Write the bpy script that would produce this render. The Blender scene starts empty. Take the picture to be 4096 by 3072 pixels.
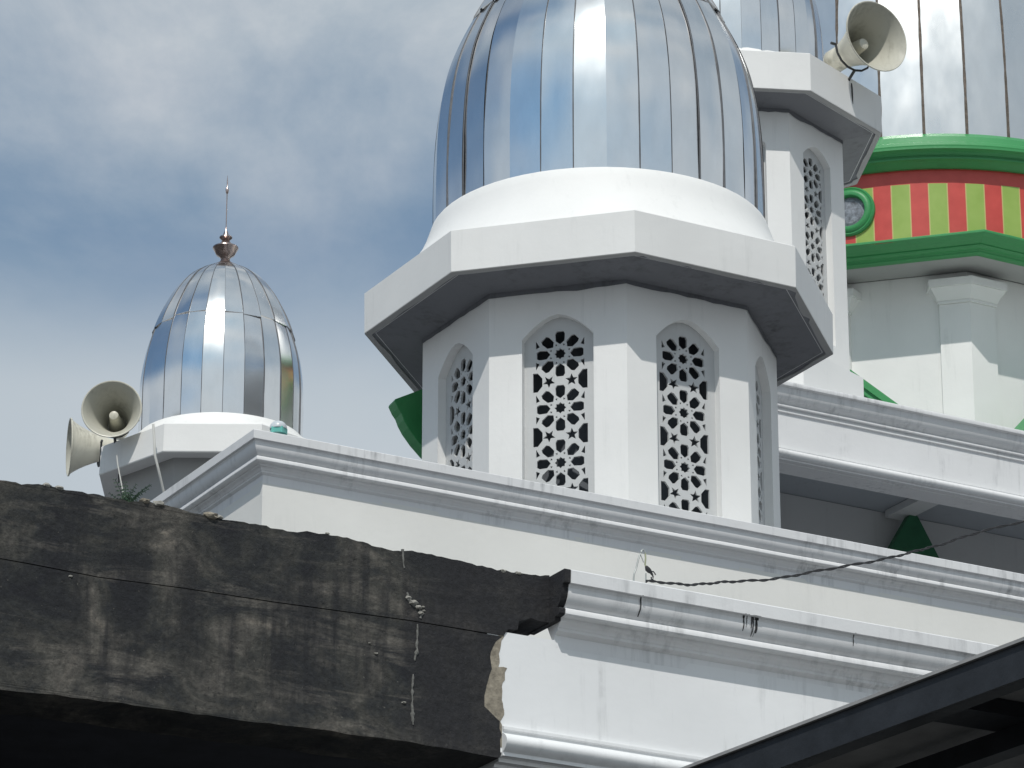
import bpy, bmesh, math, random
from math import sin, cos, tan, pi, radians, sqrt, atan2, hypot
from mathutils import Vector, Matrix, noise
from mathutils.geometry import tessellate_polygon

random.seed(7)
sc = bpy.context.scene
COL = sc.collection

# ------------------------------------------------------------------ materials
def new_mat(name):
    m = bpy.data.materials.new(name); m.use_nodes = True
    nt = m.node_tree; b = nt.nodes['Principled BSDF']
    return m, nt, b

def N(nt, t, **kw):
    n = nt.nodes.new(t)
    for k, v in kw.items():
        if k == 'op': n.operation = v
        else: setattr(n, k, v)
    return n

def pos_map(nt, scale):
    g = N(nt, 'ShaderNodeNewGeometry'); mp = N(nt, 'ShaderNodeMapping')
    mp.inputs['Scale'].default_value = scale
    nt.links.new(g.outputs['Position'], mp.inputs['Vector'])
    return mp.outputs['Vector']

def noise_tex(nt, vec, scale, detail=4, rough=.55, dist=0):
    n = N(nt, 'ShaderNodeTexNoise'); n.inputs['Scale'].default_value = scale
    n.inputs['Detail'].default_value = detail; n.inputs['Roughness'].default_value = rough
    n.inputs['Distortion'].default_value = dist
    nt.links.new(vec, n.inputs['Vector']); return n.outputs['Fac']

def ramp(nt, fac, stops):
    r = N(nt, 'ShaderNodeValToRGB'); el = r.color_ramp.elements
    while len(el) > 1: el.remove(el[-1])
    for i, (p, c) in enumerate(stops):
        e = el[0] if i == 0 else el.new(p)
        e.position = p; e.color = (c[0], c[1], c[2], 1) if hasattr(c, '__len__') else (c, c, c, 1)
    nt.links.new(fac, r.inputs['Fac']); return r.outputs['Color']

def mix(nt, fac, a, b, mode='MIX'):
    m = N(nt, 'ShaderNodeMix', data_type='RGBA', blend_type=mode)
    for sock, v in ((m.inputs[0], fac), (m.inputs[6], a), (m.inputs[7], b)):
        if hasattr(v, 'is_output'): nt.links.new(v, sock)
        elif hasattr(v, '__len__'): sock.default_value = (v[0], v[1], v[2], 1)
        else: sock.default_value = v
    return m.outputs[2]

def bump(nt, b, h, strength=.2, dist=.01):
    bp = N(nt, 'ShaderNodeBump'); bp.inputs['Strength'].default_value = strength
    bp.inputs['Distance'].default_value = dist
    nt.links.new(h, bp.inputs['Height']); nt.links.new(bp.outputs['Normal'], b.inputs['Normal'])

def paint(name, col, grime=(.36, .37, .36), amount=.3, rough=.6, streak=1.0, bumpy=.25, dirt_lo=.56, dirt_hi=.8):
    m, nt, b = new_mat(name)
    v1 = pos_map(nt, (1, 1, 1)); v2 = pos_map(nt, (9, 9, .7))
    big = noise_tex(nt, v1, 1.3, 5)
    c0 = mix(nt, ramp(nt, big, [(.35, 0), (.68, 1)]), [x * .955 for x in col], [min(.86, x * 1.03) for x in col])
    st = noise_tex(nt, v2, 1.6 * streak, 5, .62)
    sp = noise_tex(nt, v1, 2.2, 6, .65, .4)
    f = mix(nt, 1.0, ramp(nt, st, [(dirt_lo, 0), (dirt_hi, 1)]), ramp(nt, sp, [(.44, 0), (.66, 1)]), 'MULTIPLY')
    f2 = mix(nt, 1.0, f, (amount,) * 3, 'MULTIPLY')
    c = mix(nt, f2, c0, grime)
    nt.links.new(c, b.inputs['Base Color']); b.inputs['Roughness'].default_value = rough
    h = noise_tex(nt, v1, 16, 6, .6)
    bump(nt, b, h, bumpy, .006)
    return m

WHITE = paint('white_paint', (.80, .80, .785), grime=(.42, .43, .42), amount=.42)
WHITE_OLD = paint('weathered_white_paint', (.81, .82, .825), grime=(.26, .27, .27), amount=.75, dirt_lo=.54, dirt_hi=.74)
WHITE_TRIM = paint('white_trim_paint', (.78, .785, .79), grime=(.16, .17, .18), amount=.8, dirt_lo=.48, dirt_hi=.8, streak=1.4)
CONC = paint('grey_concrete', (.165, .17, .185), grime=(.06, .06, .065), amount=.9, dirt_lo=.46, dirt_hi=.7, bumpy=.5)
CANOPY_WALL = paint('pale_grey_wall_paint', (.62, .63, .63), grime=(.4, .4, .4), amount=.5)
CEIL_GREY = paint('grey_ceiling', (.36, .39, .42), grime=(.12, .12, .13), amount=.5)  # flat grey base, darker than the white beam in front
GREY_WALL_SHADE = paint('grey_wall_and_shade', (.36, .36, .355), grime=(.18, .18, .18), amount=.5)  # grey for wall and drip edge; on the drum soffit it paints shade
GREEN = paint('green_paint', (.04, .27, .085), grime=(.02, .12, .05), amount=.5, rough=.45, bumpy=.5)
SCREEN = paint('greyed_white_paint', (.54, .55, .55), grime=(.3, .3, .3), amount=.6, bumpy=.4)
LIGHT_CREAM = paint('cream_paint', (.80, .795, .76), amount=.25)

def dark_concrete():
    m, nt, b = new_mat('mouldy_dark_concrete')
    v = pos_map(nt, (1, 1, 1)); vh = pos_map(nt, (1.1, 1, 5.0)); vv = pos_map(nt, (9, 4, 1.2))
    a = noise_tex(nt, pos_map(nt, (1, 1, 1.5)), 2.6, 8, .66, .7)
    h = noise_tex(nt, pos_map(nt, (.9, 1, 5.5)), 1.9, 8, .7, .5)
    s = noise_tex(nt, pos_map(nt, (8, 4, .9)), 1.6, 6, .6, .2)
    lowf = noise_tex(nt, v, 1.7, 3)
    base = ramp(nt, a, [(.36, (.011, .012, .016)), (.45, (.024, .026, .027)), (.53, (.052, .051, .045)), (.60, (.098, .091, .080)), (.69, (.20, .178, .148))])
    lt = ramp(nt, h, [(.53, 0), (.68, 1)])
    c = mix(nt, mix(nt, 1.0, lt, (.85,) * 3, 'MULTIPLY'), base, (.145, .133, .115))
    dk = mix(nt, 1.0, ramp(nt, s, [(.44, 0), (.62, 1)]), ramp(nt, lowf, [(.40, .15), (.60, 1)]), 'MULTIPLY')
    c = mix(nt, mix(nt, 1.0, dk, (.82,) * 3, 'MULTIPLY'), c, (.013, .014, .017))
    spk = noise_tex(nt, v, 60, 3, .6)
    c = mix(nt, mix(nt, 1.0, ramp(nt, spk, [(.69, 0), (.74, 1)]), (.6,) * 3, 'MULTIPLY'), c, (.19, .18, .155))
    spd = noise_tex(nt, v, 34, 4, .7)
    c = mix(nt, mix(nt, 1.0, ramp(nt, spd, [(.62, 0), (.70, 1)]), (.7,) * 3, 'MULTIPLY'), c, (.008, .009, .01))
    # black damp end next to the painted wall
    g = N(nt, 'ShaderNodeNewGeometry'); sx = N(nt, 'ShaderNodeSeparateXYZ'); nt.links.new(g.outputs['Position'], sx.inputs[0])
    ma = N(nt, 'ShaderNodeMath', op='ADD'); n2 = noise_tex(nt, v, 2.6, 5, .6)
    mm = N(nt, 'ShaderNodeMath', op='MULTIPLY'); mm.inputs[1].default_value = .9; nt.links.new(n2, mm.inputs[0])
    nt.links.new(sx.outputs['X'], ma.inputs[0]); nt.links.new(mm.outputs[0], ma.inputs[1])
    mr = N(nt, 'ShaderNodeMapRange'); mr.inputs['From Min'].default_value = 7.40; mr.inputs['From Max'].default_value = 7.66
    nt.links.new(ma.outputs[0], mr.inputs['Value'])
    c = mix(nt, mix(nt, 1.0, mr.outputs[0], (.8,) * 3, 'MULTIPLY'), c, (.018, .018, .021))
    fine = noise_tex(nt, v, 42, 5, .7)
    c = mix(nt, 1.0, c, ramp(nt, fine, [(.3, .55), (.72, 1.35)]), 'MULTIPLY')
    nt.links.new(c, b.inputs['Base Color']); b.inputs['Roughness'].default_value = .9
    bump(nt, b, noise_tex(nt, v, 18, 9, .72), .9, .012)
    return m
DARK_CONC = dark_concrete()

def simple(name, col, rough=.6, metal=0, var=.15, scale=14, bumpy=.15):
    m, nt, b = new_mat(name); v = pos_map(nt, (1, 1, 1))
    n = noise_tex(nt, v, scale, 5, .6)
    c = ramp(nt, n, [(.3, [x * (1 - var) for x in col]), (.7, [x * (1 + var) for x in col])])
    nt.links.new(c, b.inputs['Base Color']); b.inputs['Roughness'].default_value = rough
    b.inputs['Metallic'].default_value = metal
    if bumpy: bump(nt, b, noise_tex(nt, v, scale * 3, 4, .6), bumpy, .004)
    return m
PLASTER = simple('broken_tan_plaster', (.27, .24, .19), .95, 0, .35, 30, .9)
CEMENT = simple('pale_cement', (.30, .29, .26), .95, 0, .3, 40, .6)
BLACKISH = simple('shade_black_soffit', (.028, .031, .040), .95, 0, .3, 6, .3)  # stained concrete, near black so the colour carries the shade under the slab
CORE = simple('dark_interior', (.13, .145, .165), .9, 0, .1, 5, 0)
SEAM = simple('dark_sealant', (.11, .115, .125), .5, .3, .2, 20, 0)
SEAM_BRONZE = simple('rusty_seam', (.13, .105, .085), .7, .2, .4, 24, .3)
COPPER = simple('tarnished_copper', (.46, .37, .34), .24, 1, .15, 30, .2)
IVORY = paint('ivory_enamel', (.62, .60, .51), grime=(.22, .20, .14), amount=.8, rough=.4, dirt_lo=.4, dirt_hi=.7, streak=2.0, bumpy=.15)
HORN_IN = paint('inner_horn_enamel', (.50, .49, .42), grime=(.16, .15, .11), amount=.8, rough=.5, dirt_lo=.42, dirt_hi=.7, streak=2.0, bumpy=.15)  # darker copy of the ivory enamel for the inside of the bell
DARKMETAL = simple('dark_steel', (.05, .052, .055), .5, .4)
NAVY = simple('dark_painted_steel', (.026, .029, .034), .5, .1, .3, 9, .3)
SHEET = simple('brown_roof_underside', (.32, .32, .315), .8, 0, .25, 5, .3)
CABLE_M = simple('black_rubber', (.022, .022, .024), .6)
WIRE_M = simple('galvanised_wire', (.33, .35, .34), .45, .3)
OLIVE_WIRE = simple('olive_insulation', (.32, .34, .22), .6)
LEAF = simple('fern_green', (.03, .065, .035), .6, 0, .5, 40, 0)
TEAL = simple('teal_plastic', (.13, .47, .41), .35)
TEAL_DK = simple('dark_teal_plastic', (.03, .12, .11), .4)
CLOUDY = simple('cloudy_plastic', (.55, .59, .62), .3)
GROUND_M = simple('dark_asphalt', (.055, .055, .055), .9, 0, .25, .6, .3)
MEDAL = simple('grey_carved_stone', (.20, .22, .25), .8, 0, .6, 20, .8)

def steel(name, col, rough, wav):
    m, nt, b = new_mat(name); v = pos_map(nt, (1, 1, .45))
    b.inputs['Metallic'].default_value = 1
    n = noise_tex(nt, v, 9, 5, .6)
    nt.links.new(ramp(nt, n, [(.3, [x * .93 for x in col]), (.7, col)]), b.inputs['Base Color'])
    r = noise_tex(nt, v, 4, 3, .5)
    nt.links.new(ramp(nt, r, [(.3, rough * .88), (.75, rough * 1.2)]), b.inputs['Roughness'])
    bump(nt, b, noise_tex(nt, v, 2.6, 1, .3), wav, .01)
    return m
STEEL = steel('polished_steel_sheet', (.92, .905, .89), .165, .26)
STEEL_DULL = steel('dull_steel_sheet', (.74, .745, .74), .30, .14)

def tile_mat():
    m, nt, b = new_mat('red_and_lime_tiles')
    tc = N(nt, 'ShaderNodeTexCoord'); sx = N(nt, 'ShaderNodeSeparateXYZ'); nt.links.new(tc.outputs['Object'], sx.inputs[0])
    at = N(nt, 'ShaderNodeMath', op='ARCTAN2'); nt.links.new(sx.outputs['X'], at.inputs[0])
    neg = N(nt, 'ShaderNodeMath', op='MULTIPLY'); neg.inputs[1].default_value = -1; nt.links.new(sx.outputs['Y'], neg.inputs[0])
    nt.links.new(neg.outputs[0], at.inputs[1])                    # angle from -Y toward +X
    mu = N(nt, 'ShaderNodeMath', op='MULTIPLY_ADD'); mu.inputs[1].default_value = NPAIR / (2 * pi); mu.inputs[2].default_value = 100 + PHASE
    nt.links.new(at.outputs[0], mu.inputs[0])
    fr = N(nt, 'ShaderNodeMath', op='FRACT'); nt.links.new(mu.outputs[0], fr.inputs[0])
    lime = N(nt, 'ShaderNodeMath', op='LESS_THAN'); lime.inputs[1].default_value = .5; nt.links.new(fr.outputs[0], lime.inputs[0])
    low = N(nt, 'ShaderNodeMath', op='LESS_THAN'); low.inputs[1].default_value = ZSTRIPE; nt.links.new(sx.outputs['Z'], low.inputs[0])
    f = N(nt, 'ShaderNodeMath', op='MULTIPLY'); nt.links.new(lime.outputs[0], f.inputs[0]); nt.links.new(low.outputs[0], f.inputs[1])
    v = pos_map(nt, (1, 1, 1)); n = noise_tex(nt, v, 7, 4)
    red = ramp(nt, n, [(.3, (.50, .058, .046)), (.7, (.58, .075, .06))])
    lim = ramp(nt, n, [(.3, (.27, .40, .078)), (.7, (.31, .44, .10))])
    c = mix(nt, f.outputs[0], red, lim)
    fr2 = N(nt, 'ShaderNodeMath', op='PINGPONG'); fr2.inputs[1].default_value = .5
    off = N(nt, 'ShaderNodeMath', op='ADD'); off.inputs[1].default_value = 0; nt.links.new(mu.outputs[0], off.inputs[0]); nt.links.new(off.outputs[0], fr2.inputs[0])
    ed = N(nt, 'ShaderNodeMath', op='LESS_THAN'); ed.inputs[1].default_value = .017; nt.links.new(fr2.outputs[0], ed.inputs[0])
    ed2 = N(nt, 'ShaderNodeMath', op='GREATER_THAN'); ed2.inputs[1].default_value = .483; nt.links.new(fr2.outputs[0], ed2.inputs[0])
    ee = N(nt, 'ShaderNodeMath', op='MAXIMUM'); nt.links.new(ed.outputs[0], ee.inputs[0]); nt.links.new(ed2.outputs[0], ee.inputs[1])
    e3 = N(nt, 'ShaderNodeMath', op='MULTIPLY'); nt.links.new(ee.outputs[0], e3.inputs[0]); nt.links.new(low.outputs[0], e3.inputs[1])
    e4 = N(nt, 'ShaderNodeMath', op='MULTIPLY'); e4.inputs[1].default_value = .7; nt.links.new(e3.outputs[0], e4.inputs[0])
    c = mix(nt, e4.outputs[0], c, (.55, .50, .20))
    nt.links.new(c, b.inputs['Base Color']); b.inputs['Roughness'].default_value = .35
    return m

# ------------------------------------------------------------------ mesh helpers
class MB:
    """collects faces for ONE mesh object"""
    def __init__(s): s.v = []; s.f = []; s.sm = []; s.sharp = []
    def add(s, verts, faces, smooth=False):
        o = len(s.v); s.v += [tuple(p) for p in verts]
        for f in faces: s.f.append([i + o for i in f]); s.sm.append(smooth)
        return o
    def box(s, x0, x1, y0, y1, z0, z1):
        s.add([(x0,y0,z0),(x1,y0,z0),(x1,y1,z0),(x0,y1,z0),(x0,y0,z1),(x1,y0,z1),(x1,y1,z1),(x0,y1,z1)],
              [(0,3,2,1),(4,5,6,7),(0,1,5,4),(1,2,6,5),(2,3,7,6),(3,0,4,7)])
    def tube(s, pts, r, seg=8, caps=True, radii=None):
        pts = [Vector(p) for p in pts]; n = len(pts); rings = []
        for i, p in enumerate(pts):
            t = (pts[min(i+1, n-1)] - pts[max(i-1, 0)]).normalized()
            a = t.cross(Vector((0, 0, 1)) if abs(t.z) < .9 else Vector((1, 0, 0))).normalized(); b = t.cross(a)
            rr = radii[i] if radii else r
            rings.append([p + a * (rr * cos(2*pi*k/seg)) + b * (rr * sin(2*pi*k/seg)) for k in range(seg)])
        V = [q for rg in rings for q in rg]; F = []
        for i in range(n - 1):
            for k in range(seg):
                F.append((i*seg+k, i*seg+(k+1) % seg, (i+1)*seg+(k+1) % seg, (i+1)*seg+k))
        s.add(V, F, True)
        if caps:
            s.add(rings[0], [tuple(range(seg))[::-1]]); s.add(rings[-1], [tuple(range(seg))])
    def lathe(s, prof, seg, cx=0, cy=0, rot=0, smooth=True, M=None):
        """prof: (radius, z) list"""
        V = []; F = []
        for r, z in prof:
            for k in range(seg):
                a = rot + 2*pi*k/seg
                p = Vector((cx + r*sin(a), cy - r*cos(a), z)); V.append(M @ p if M else p)
        for i in range(len(prof) - 1):
            for k in range(seg):
                F.append((i*seg+k, i*seg+(k+1) % seg, (i+1)*seg+(k+1) % seg, (i+1)*seg+k))
        s.add(V, F, smooth)
    def plate(s, outline, holes, fn, d0, d1):
        """flat plate with holes; fn(u, z, d) -> point; d0 front depth, d1 back depth"""
        loops = [outline] + holes
        tri = tessellate_polygon([[Vector((u, z, 0)) for u, z in L] for L in loops])
        flat = [p for L in loops for p in L]; n = len(flat)
        s.add([fn(u, z, d0) for u, z in flat] + [fn(u, z, d1) for u, z in flat],
              [tuple(t) for t in tri] + [tuple(i + n for i in t[::-1]) for t in tri])
        o = 0; F = []
        for L in loops:
            m = len(L)
            for i in range(m):
                j = (i + 1) % m; F.append((o+i, o+j, o+j+n, o+i+n))
            o += m
        s.add([fn(u, z, d0) for u, z in flat] + [fn(u, z, d1) for u, z in flat], F)
    def build(s, name, mat, parent=None, origin=None, bevel=0, merge=True, angle=None):
        o = Vector(origin) if origin is not None else (Vector(parent['base']) if parent is not None and 'base' in parent else Vector((0, 0, 0)))
        me = bpy.data.meshes.new(name)
        me.from_pydata([tuple(Vector(p) - o) for p in s.v], [], s.f)
        bm = bmesh.new(); bm.from_mesh(me)
        for f, sm in zip(bm.faces, s.sm): f.smooth = sm
        if merge: bmesh.ops.remove_doubles(bm, verts=bm.verts, dist=1e-5)
        bmesh.ops.recalc_face_normals(bm, faces=bm.faces)
        bm.edges.ensure_lookup_table()
        for e in bm.edges:
            if len(e.link_faces) == 2 and e.calc_face_angle(0) > radians(angle or 40): e.smooth = False
        bm.to_mesh(me); bm.free(); me.update()
        if mat: me.materials.append(mat)
        ob = bpy.data.objects.new(name, me); COL.objects.link(ob)
        if parent is not None:
            ob.parent = parent
            if 'base' not in parent.keys() and parent.type == 'MESH': pass
        else: ob.location = o
        if bevel:
            bv = ob.modifiers.new('bevel', 'BEVEL'); bv.width = bevel; bv.segments = 2; bv.limit_method = 'ANGLE'; bv.angle_limit = radians(50)
        return ob

BASES = {}
class Thing:
    pass
def thing(name, label, cat, loc, group=None):
    o = bpy.data.objects.new(name, None); COL.objects.link(o); o.location = loc
    o.empty_display_size = .2; o['label'] = label; o['category'] = cat
    if group: o['group'] = group
    BASES[o.name] = Vector(loc)
    return o
def part(mb, name, mat, root, parent=None, label=None, **kw):
    """part of thing root; parent = another part for a sub-part (parts sit at their thing's base)"""
    ob = mb.build(name, mat, None, origin=BASES[root.name], **kw)
    ob.location = (0, 0, 0); ob.parent = parent if parent is not None else root
    if label: ob['label'] = label
    return ob
def tag(o, label, cat, group=None):
    o['label'] = label; o['category'] = cat
    if group: o['group'] = group

def wob(p, s, a):
    return a * noise.noise(Vector(p) * s)

def run_profile(mb, prof, path, step=.16, jit=.0015, caps=True):
    """prof: (inset d, z).  path: list of (x, y, ux, uy) where inset d moves the point by d*(ux, uy)"""
    rows = []
    for i in range(len(path) - 1):
        a, b = path[i], path[i+1]; L = hypot(b[0]-a[0], b[1]-a[1]); n = max(1, int(L / step))
        for k in range(n + (1 if i == len(path) - 2 else 0)):
            t = k / n
            ux, uy = (a[2], a[3]) if k == 0 else (b[2], b[3]) if t >= 1 else None or (None, None)
            rows.append((a, b, t))
    V = []; m = len(prof)
    for a, b, t in rows:
        for j, (d, z) in enumerate(prof):
            x = (a[0]+d*a[2])*(1-t) + (b[0]+d*b[2])*t; y = (a[1]+d*a[3])*(1-t) + (b[1]+d*b[3])*t
            q = (x, y, z)
            V.append((x + wob(q, 2.1, jit), y + wob((y, x, z), 2.1, jit), z + wob((z, y, x), 2.3, jit * 1.5)))
    F = []
    for i in range(len(rows) - 1):
        for j in range(m - 1):
            F.append((i*m+j, i*m+j+1, (i+1)*m+j+1, (i+1)*m+j))
    mb.add(V, F, True)
    if caps:
        mb.add(V[:m], [tuple(range(m))]); mb.add(V[-m:], [tuple(range(m))[::-1]])

# ------------------------------------------------------------------ camera
CAMP = Vector((0, 0, 1.6))
cR = Vector((0.872532280, -0.488556242, -0.000468067)); cU = Vector((-0.175467980, -0.314269190, 0.932976880)); cF = Vector((0.455958780, 0.813970310, 0.359935990))
cam = bpy.data.cameras.new('camera'); camo = bpy.data.objects.new('camera', cam); COL.objects.link(camo)
cam.sensor_fit = 'HORIZONTAL'; cam.sensor_width = 36; cam.lens = 36 * 16000 / 4096
cam.clip_start = .1; cam.clip_end = 5000
camo.matrix_world = Matrix(((cR.x, cU.x, -cF.x, CAMP.x), (cR.y, cU.y, -cF.y, CAMP.y), (cR.z, cU.z, -cF.z, CAMP.z), (0, 0, 0, 1)))
sc.camera = camo

SKY1, SKY2, SKYTINT = (5.68, 3.32, 1.64), (7.5, 1.7, .9), (.40, .76, .95)
# ------------------------------------------------------------------ light
SUN = Vector((-.359, -.504, .785)).normalized()
sun = bpy.data.lights.new('sun', 'SUN'); sun.energy = 2.9; sun.angle = radians(.53); sun.color = (1, .965, .91)
suno = bpy.data.objects.new('sun', sun); COL.objects.link(suno)
suno.rotation_euler = SUN.to_track_quat('Z', 'Y').to_euler(); suno.location = (0, -20, 40)
w = bpy.data.worlds.new('World'); sc.world = w; w.use_nodes = True
nt = w.node_tree; bg = nt.nodes['Background']
sky = N(nt, 'ShaderNodeTexSky'); sky.sky_type = 'NISHITA'; sky.sun_disc = False
sky.sun_elevation = math.asin(SUN.z); sky.sun_rotation = atan2(SUN.x, SUN.y)
sky.altitude = 20; sky.air_density = 1.0; sky.dust_density = 1.5; sky.ozone_density = 1.5
tc = N(nt, 'ShaderNodeTexCoord')
def dirnoise(scale, loc, rot, ns, detail, rough, dist):
    mp = N(nt, 'ShaderNodeMapping'); mp.inputs['Scale'].default_value = scale; mp.inputs['Location'].default_value = loc; mp.inputs['Rotation'].default_value = rot
    nt.links.new(tc.outputs['Generated'], mp.inputs['Vector']); return noise_tex(nt, mp.outputs[0], ns, detail, rough, dist)
n1 = dirnoise((1, 1, 1.25), SKY1, (.3, .1, .2), 2.3, 7, .5, .4)
n2 = dirnoise((1, 1, 1.6), SKY2, (.25, -.2, .4), 7.0, 8, .6, .35)
sxyz = N(nt, 'ShaderNodeSeparateXYZ'); nt.links.new(tc.outputs['Generated'], sxyz.inputs[0])
hz = N(nt, 'ShaderNodeMapRange', interpolation_type='SMOOTHSTEP'); hz.inputs['From Min'].default_value = .402; hz.inputs['From Max'].default_value = .352
nt.links.new(sxyz.outputs['Z'], hz.inputs['Value'])
dt = N(nt, 'ShaderNodeVectorMath', operation='DOT_PRODUCT'); nt.links.new(tc.outputs['Generated'], dt.inputs[0]); dt.inputs[1].default_value = (.55, -.8, .25)
lob = N(nt, 'ShaderNodeMath', op='MULTIPLY_ADD'); lob.inputs[1].default_value = .23; nt.links.new(dt.outputs['Value'], lob.inputs[0]); nt.links.new(n1, lob.inputs[2])
c1 = ramp(nt, lob.outputs[0], [(.365, 0), (.445, .5), (.545, 1)])
c2 = ramp(nt, n2, [(.38, 0), (.68, 1)])
cm = mix(nt, 1.0, c1, mix(nt, .55, (1, 1, 1), c2), 'MULTIPLY')
cm = mix(nt, 1.0, cm, mix(nt, 1.0, hz.outputs[0], (.85, .85, .85), 'MULTIPLY'), 'SCREEN')
cm = mix(nt, 1.0, cm, (.13, .13, .13), 'SCREEN')
clcol = mix(nt, c2, (4.75, 5.7, 6.2), (7.2, 7.5, 7.65))
clcol = mix(nt, mix(nt, 1.0, hz.outputs[0], (.8, .8, .8), 'MULTIPLY'), clcol, (6.2, 6.7, 7.05))
skym = mix(nt, 1.0, sky.outputs[0], SKYTINT, 'MULTIPLY')
tot = mix(nt, cm, skym, clcol)
nt.links.new(tot, bg.inputs['Color']); bg.inputs['Strength'].default_value = .10
sc.view_settings.view_transform = 'Standard'; sc.view_settings.look = 'None'; sc.view_settings.exposure = -0.1; sc.view_settings.gamma = 1

# ------------------------------------------------------------------ ground
g = MB(); g.add([(-1500, -1500, 0), (1500, -1500, 0), (1500, 1500, 0), (-1500, 1500, 0)], [(0, 1, 2, 3)])
go = g.build('ground', GROUND_M); go['kind'] = 'structure'

# ------------------------------------------------------------------ cornice shapes
def arc(p0, p1, bulge, n=5):
    out = []
    mx, mz = (p0[0]+p1[0])/2, (p0[1]+p1[1])/2; dx, dz = p1[0]-p0[0], p1[1]-p0[1]
    c = (mx - dz*bulge, mz + dx*bulge)
    for i in range(n + 1):
        t = i / n
        out.append(((1-t)**2*p0[0] + 2*t*(1-t)*c[0] + t*t*p1[0], (1-t)**2*p0[1] + 2*t*(1-t)*c[1] + t*t*p1[1]))
    return out
def crown(zt, wall=.13, back=.45):
    P = [(back, zt - .02), (back, zt), (.004, zt), (0, zt - .004), (.003, zt - .056), (.02, zt - .058), (.022, zt - .068)]
    P += arc((.024, zt - .07), (.064, zt - .146), -.30)
    P += [(.052, zt - .148), (.047, zt - .155), (.048, zt - .172), (.054, zt - .178), (.084, zt - .180), (.086, zt - .192)]
    P += arc((.088, zt - .194), (.108, zt - .213), .35, 4)
    P += [(.112, zt - .214), (.114, zt - .225), (wall, zt - .238), (wall, zt - .29)]
    return P

# ------------------------------------------------------------------ A: upper parapet with the corner
XA, YA, ZA = 9.803, 20.725, 10.134
T = thing('parapet_wall', 'white parapet wall with stepped cornice and a corner, running in front of the large turret', 'parapet', (XA, YA, 0), 'white cornice parapets')
m = MB(); m.box(XA+.13, 24, YA+.13, YA+.33, 0, ZA-.27); m.box(XA+.13, XA+.33, YA+.33, 36, 0, ZA-.27)
part(m, 'wall', LIGHT_CREAM, T)
m = MB(); run_profile(m, crown(ZA), [(XA, 36, 1, 0), (XA, YA, 1, 1), (24, YA, 0, 1)]); part(m, 'cornice', WHITE_TRIM, T)
m = MB(); m.box(XA+.46, 24, YA+.46, 36, ZA-.42, ZA-.30); part(m, 'roof_deck', CONC, T)

# ------------------------------------------------------------------ B: porch parapet, and the dark concrete beam beside it
YB, ZB = 13.2, 6.690
T = thing('porch_parapet', 'weathered white porch parapet with dark drip stains on its cornice, right of the black beam', 'parapet', (7.6, YB, 0), 'white cornice parapets')
m = MB(); m.box(7.36, 16, YB+.14, YB+.40, 5.93, ZB-.26); part(m, 'wall', WHITE_OLD, T)
m = MB(); run_profile(m, crown(ZB, .14, .3), [(7.668, YB, 0, 1), (16, YB, 0, 1)]); part(m, 'cornice', WHITE_TRIM, T)
low = [(.15, 6.045), (.139, 6.04), (.122, 6.034), (.122, 6.022), (.134, 6.018), (.134, 6.008)] + arc((.125, 6.006), (.12, 5.935), -.75, 7) + [(.13, 5.93), (.13, 5.915), (.165, 5.913), (.165, 5.898), (.20, 5.897), (.205, 5.885), (.26, 5.884), (.26, 5.876), (.40, 5.875)]
m = MB(); run_profile(m, low, [(7.425, YB, 0, 1), (16, YB, 0, 1)]); part(m, 'lower_moulding', WHITE_OLD, T)
m = MB(); m.box(7.36, 16, YB+.41, YA+.10, 5.95, 6.2); part(m, 'roof_slab', CONC, T)
def drips(xc, zt, n, seed, wdt, mat_=None):
    rnd = random.Random(seed); mb = MB()
    for i in range(n):
        x = xc + rnd.uniform(-wdt, wdt); L = rnd.uniform(.05, .14); wd = rnd.uniform(.0015, .005)
        prof = [(d, z) for d, z in crown(ZB, .14, .3)[4:] if z > zt - L]
        k = len(prof); V = []; F = []
        for j, (d, z) in enumerate(prof):
            ww = wd * (1 - .55 * j / k) * rnd.uniform(.6, 1.3); xx = x + rnd.uniform(-.0015, .0015)
            V += [(xx-ww, YB + d - .0025, z), (xx+ww, YB + d - .0025, z)]
        for j in range(k - 1): F.append((2*j, 2*j+1, 2*j+3, 2*j+2))
        mb.add(V, F)
    return mb
STAIN = simple('black_drip_stain', (.05, .05, .052), .9, 0, .5, 60, 0)
for xc, n, wd in ((8.505, 7, .012), (8.553, 11, .02)):
    part(drips(xc, ZB, n, int(xc*100), wd), 'drip_stain', STAIN, T, label='dark drip stain on the cornice')
for xc in (8.006, 9.04): part(drips(xc, ZB - .05, 1, int(xc*77), .002), 'drip_stain', STAIN, T)

T = thing('concrete_beam', 'mouldy black unpainted concrete beam with ragged top and broken plaster edge', 'beam', (5.5, YB+.13, 5.88))
top = [(5.10, 6.690), (5.255, 6.691), (5.345, 6.692), (5.436, 6.703), (5.528, 6.699), (5.662, 6.702), (5.786, 6.698), (5.869, 6.715), (5.911, 6.709), (6.017, 6.702), (6.112, 6.693), (6.25, 6.696), (6.347, 6.697), (6.487, 6.69), (6.552, 6.703), (6.705, 6.708), (6.815, 6.698), (6.904, 6.687), (7.037, 6.702), (7.172, 6.698), (7.399, 6.684), (7.60, 6.690), (7.643, 6.700)]
def rag(pts, step, amp, seed):
    rnd = random.Random(seed); out = []
    for a, b in zip(pts[:-1], pts[1:]):
        n = max(1, int(hypot(b[0]-a[0], b[1]-a[1]) / step))
        for i in range(n):
            t = i / n; out.append((a[0]+(b[0]-a[0])*t + rnd.uniform(-amp, amp), a[1]+(b[1]-a[1])*t + rnd.uniform(-amp, amp)))
    return out + [pts[-1]]
crk = [(5.10, 6.386), (5.37, 6.384), (5.675, 6.376), (6.026, 6.389), (6.407, 6.394), (6.841, 6.407), (7.02, 6.412)]
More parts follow.
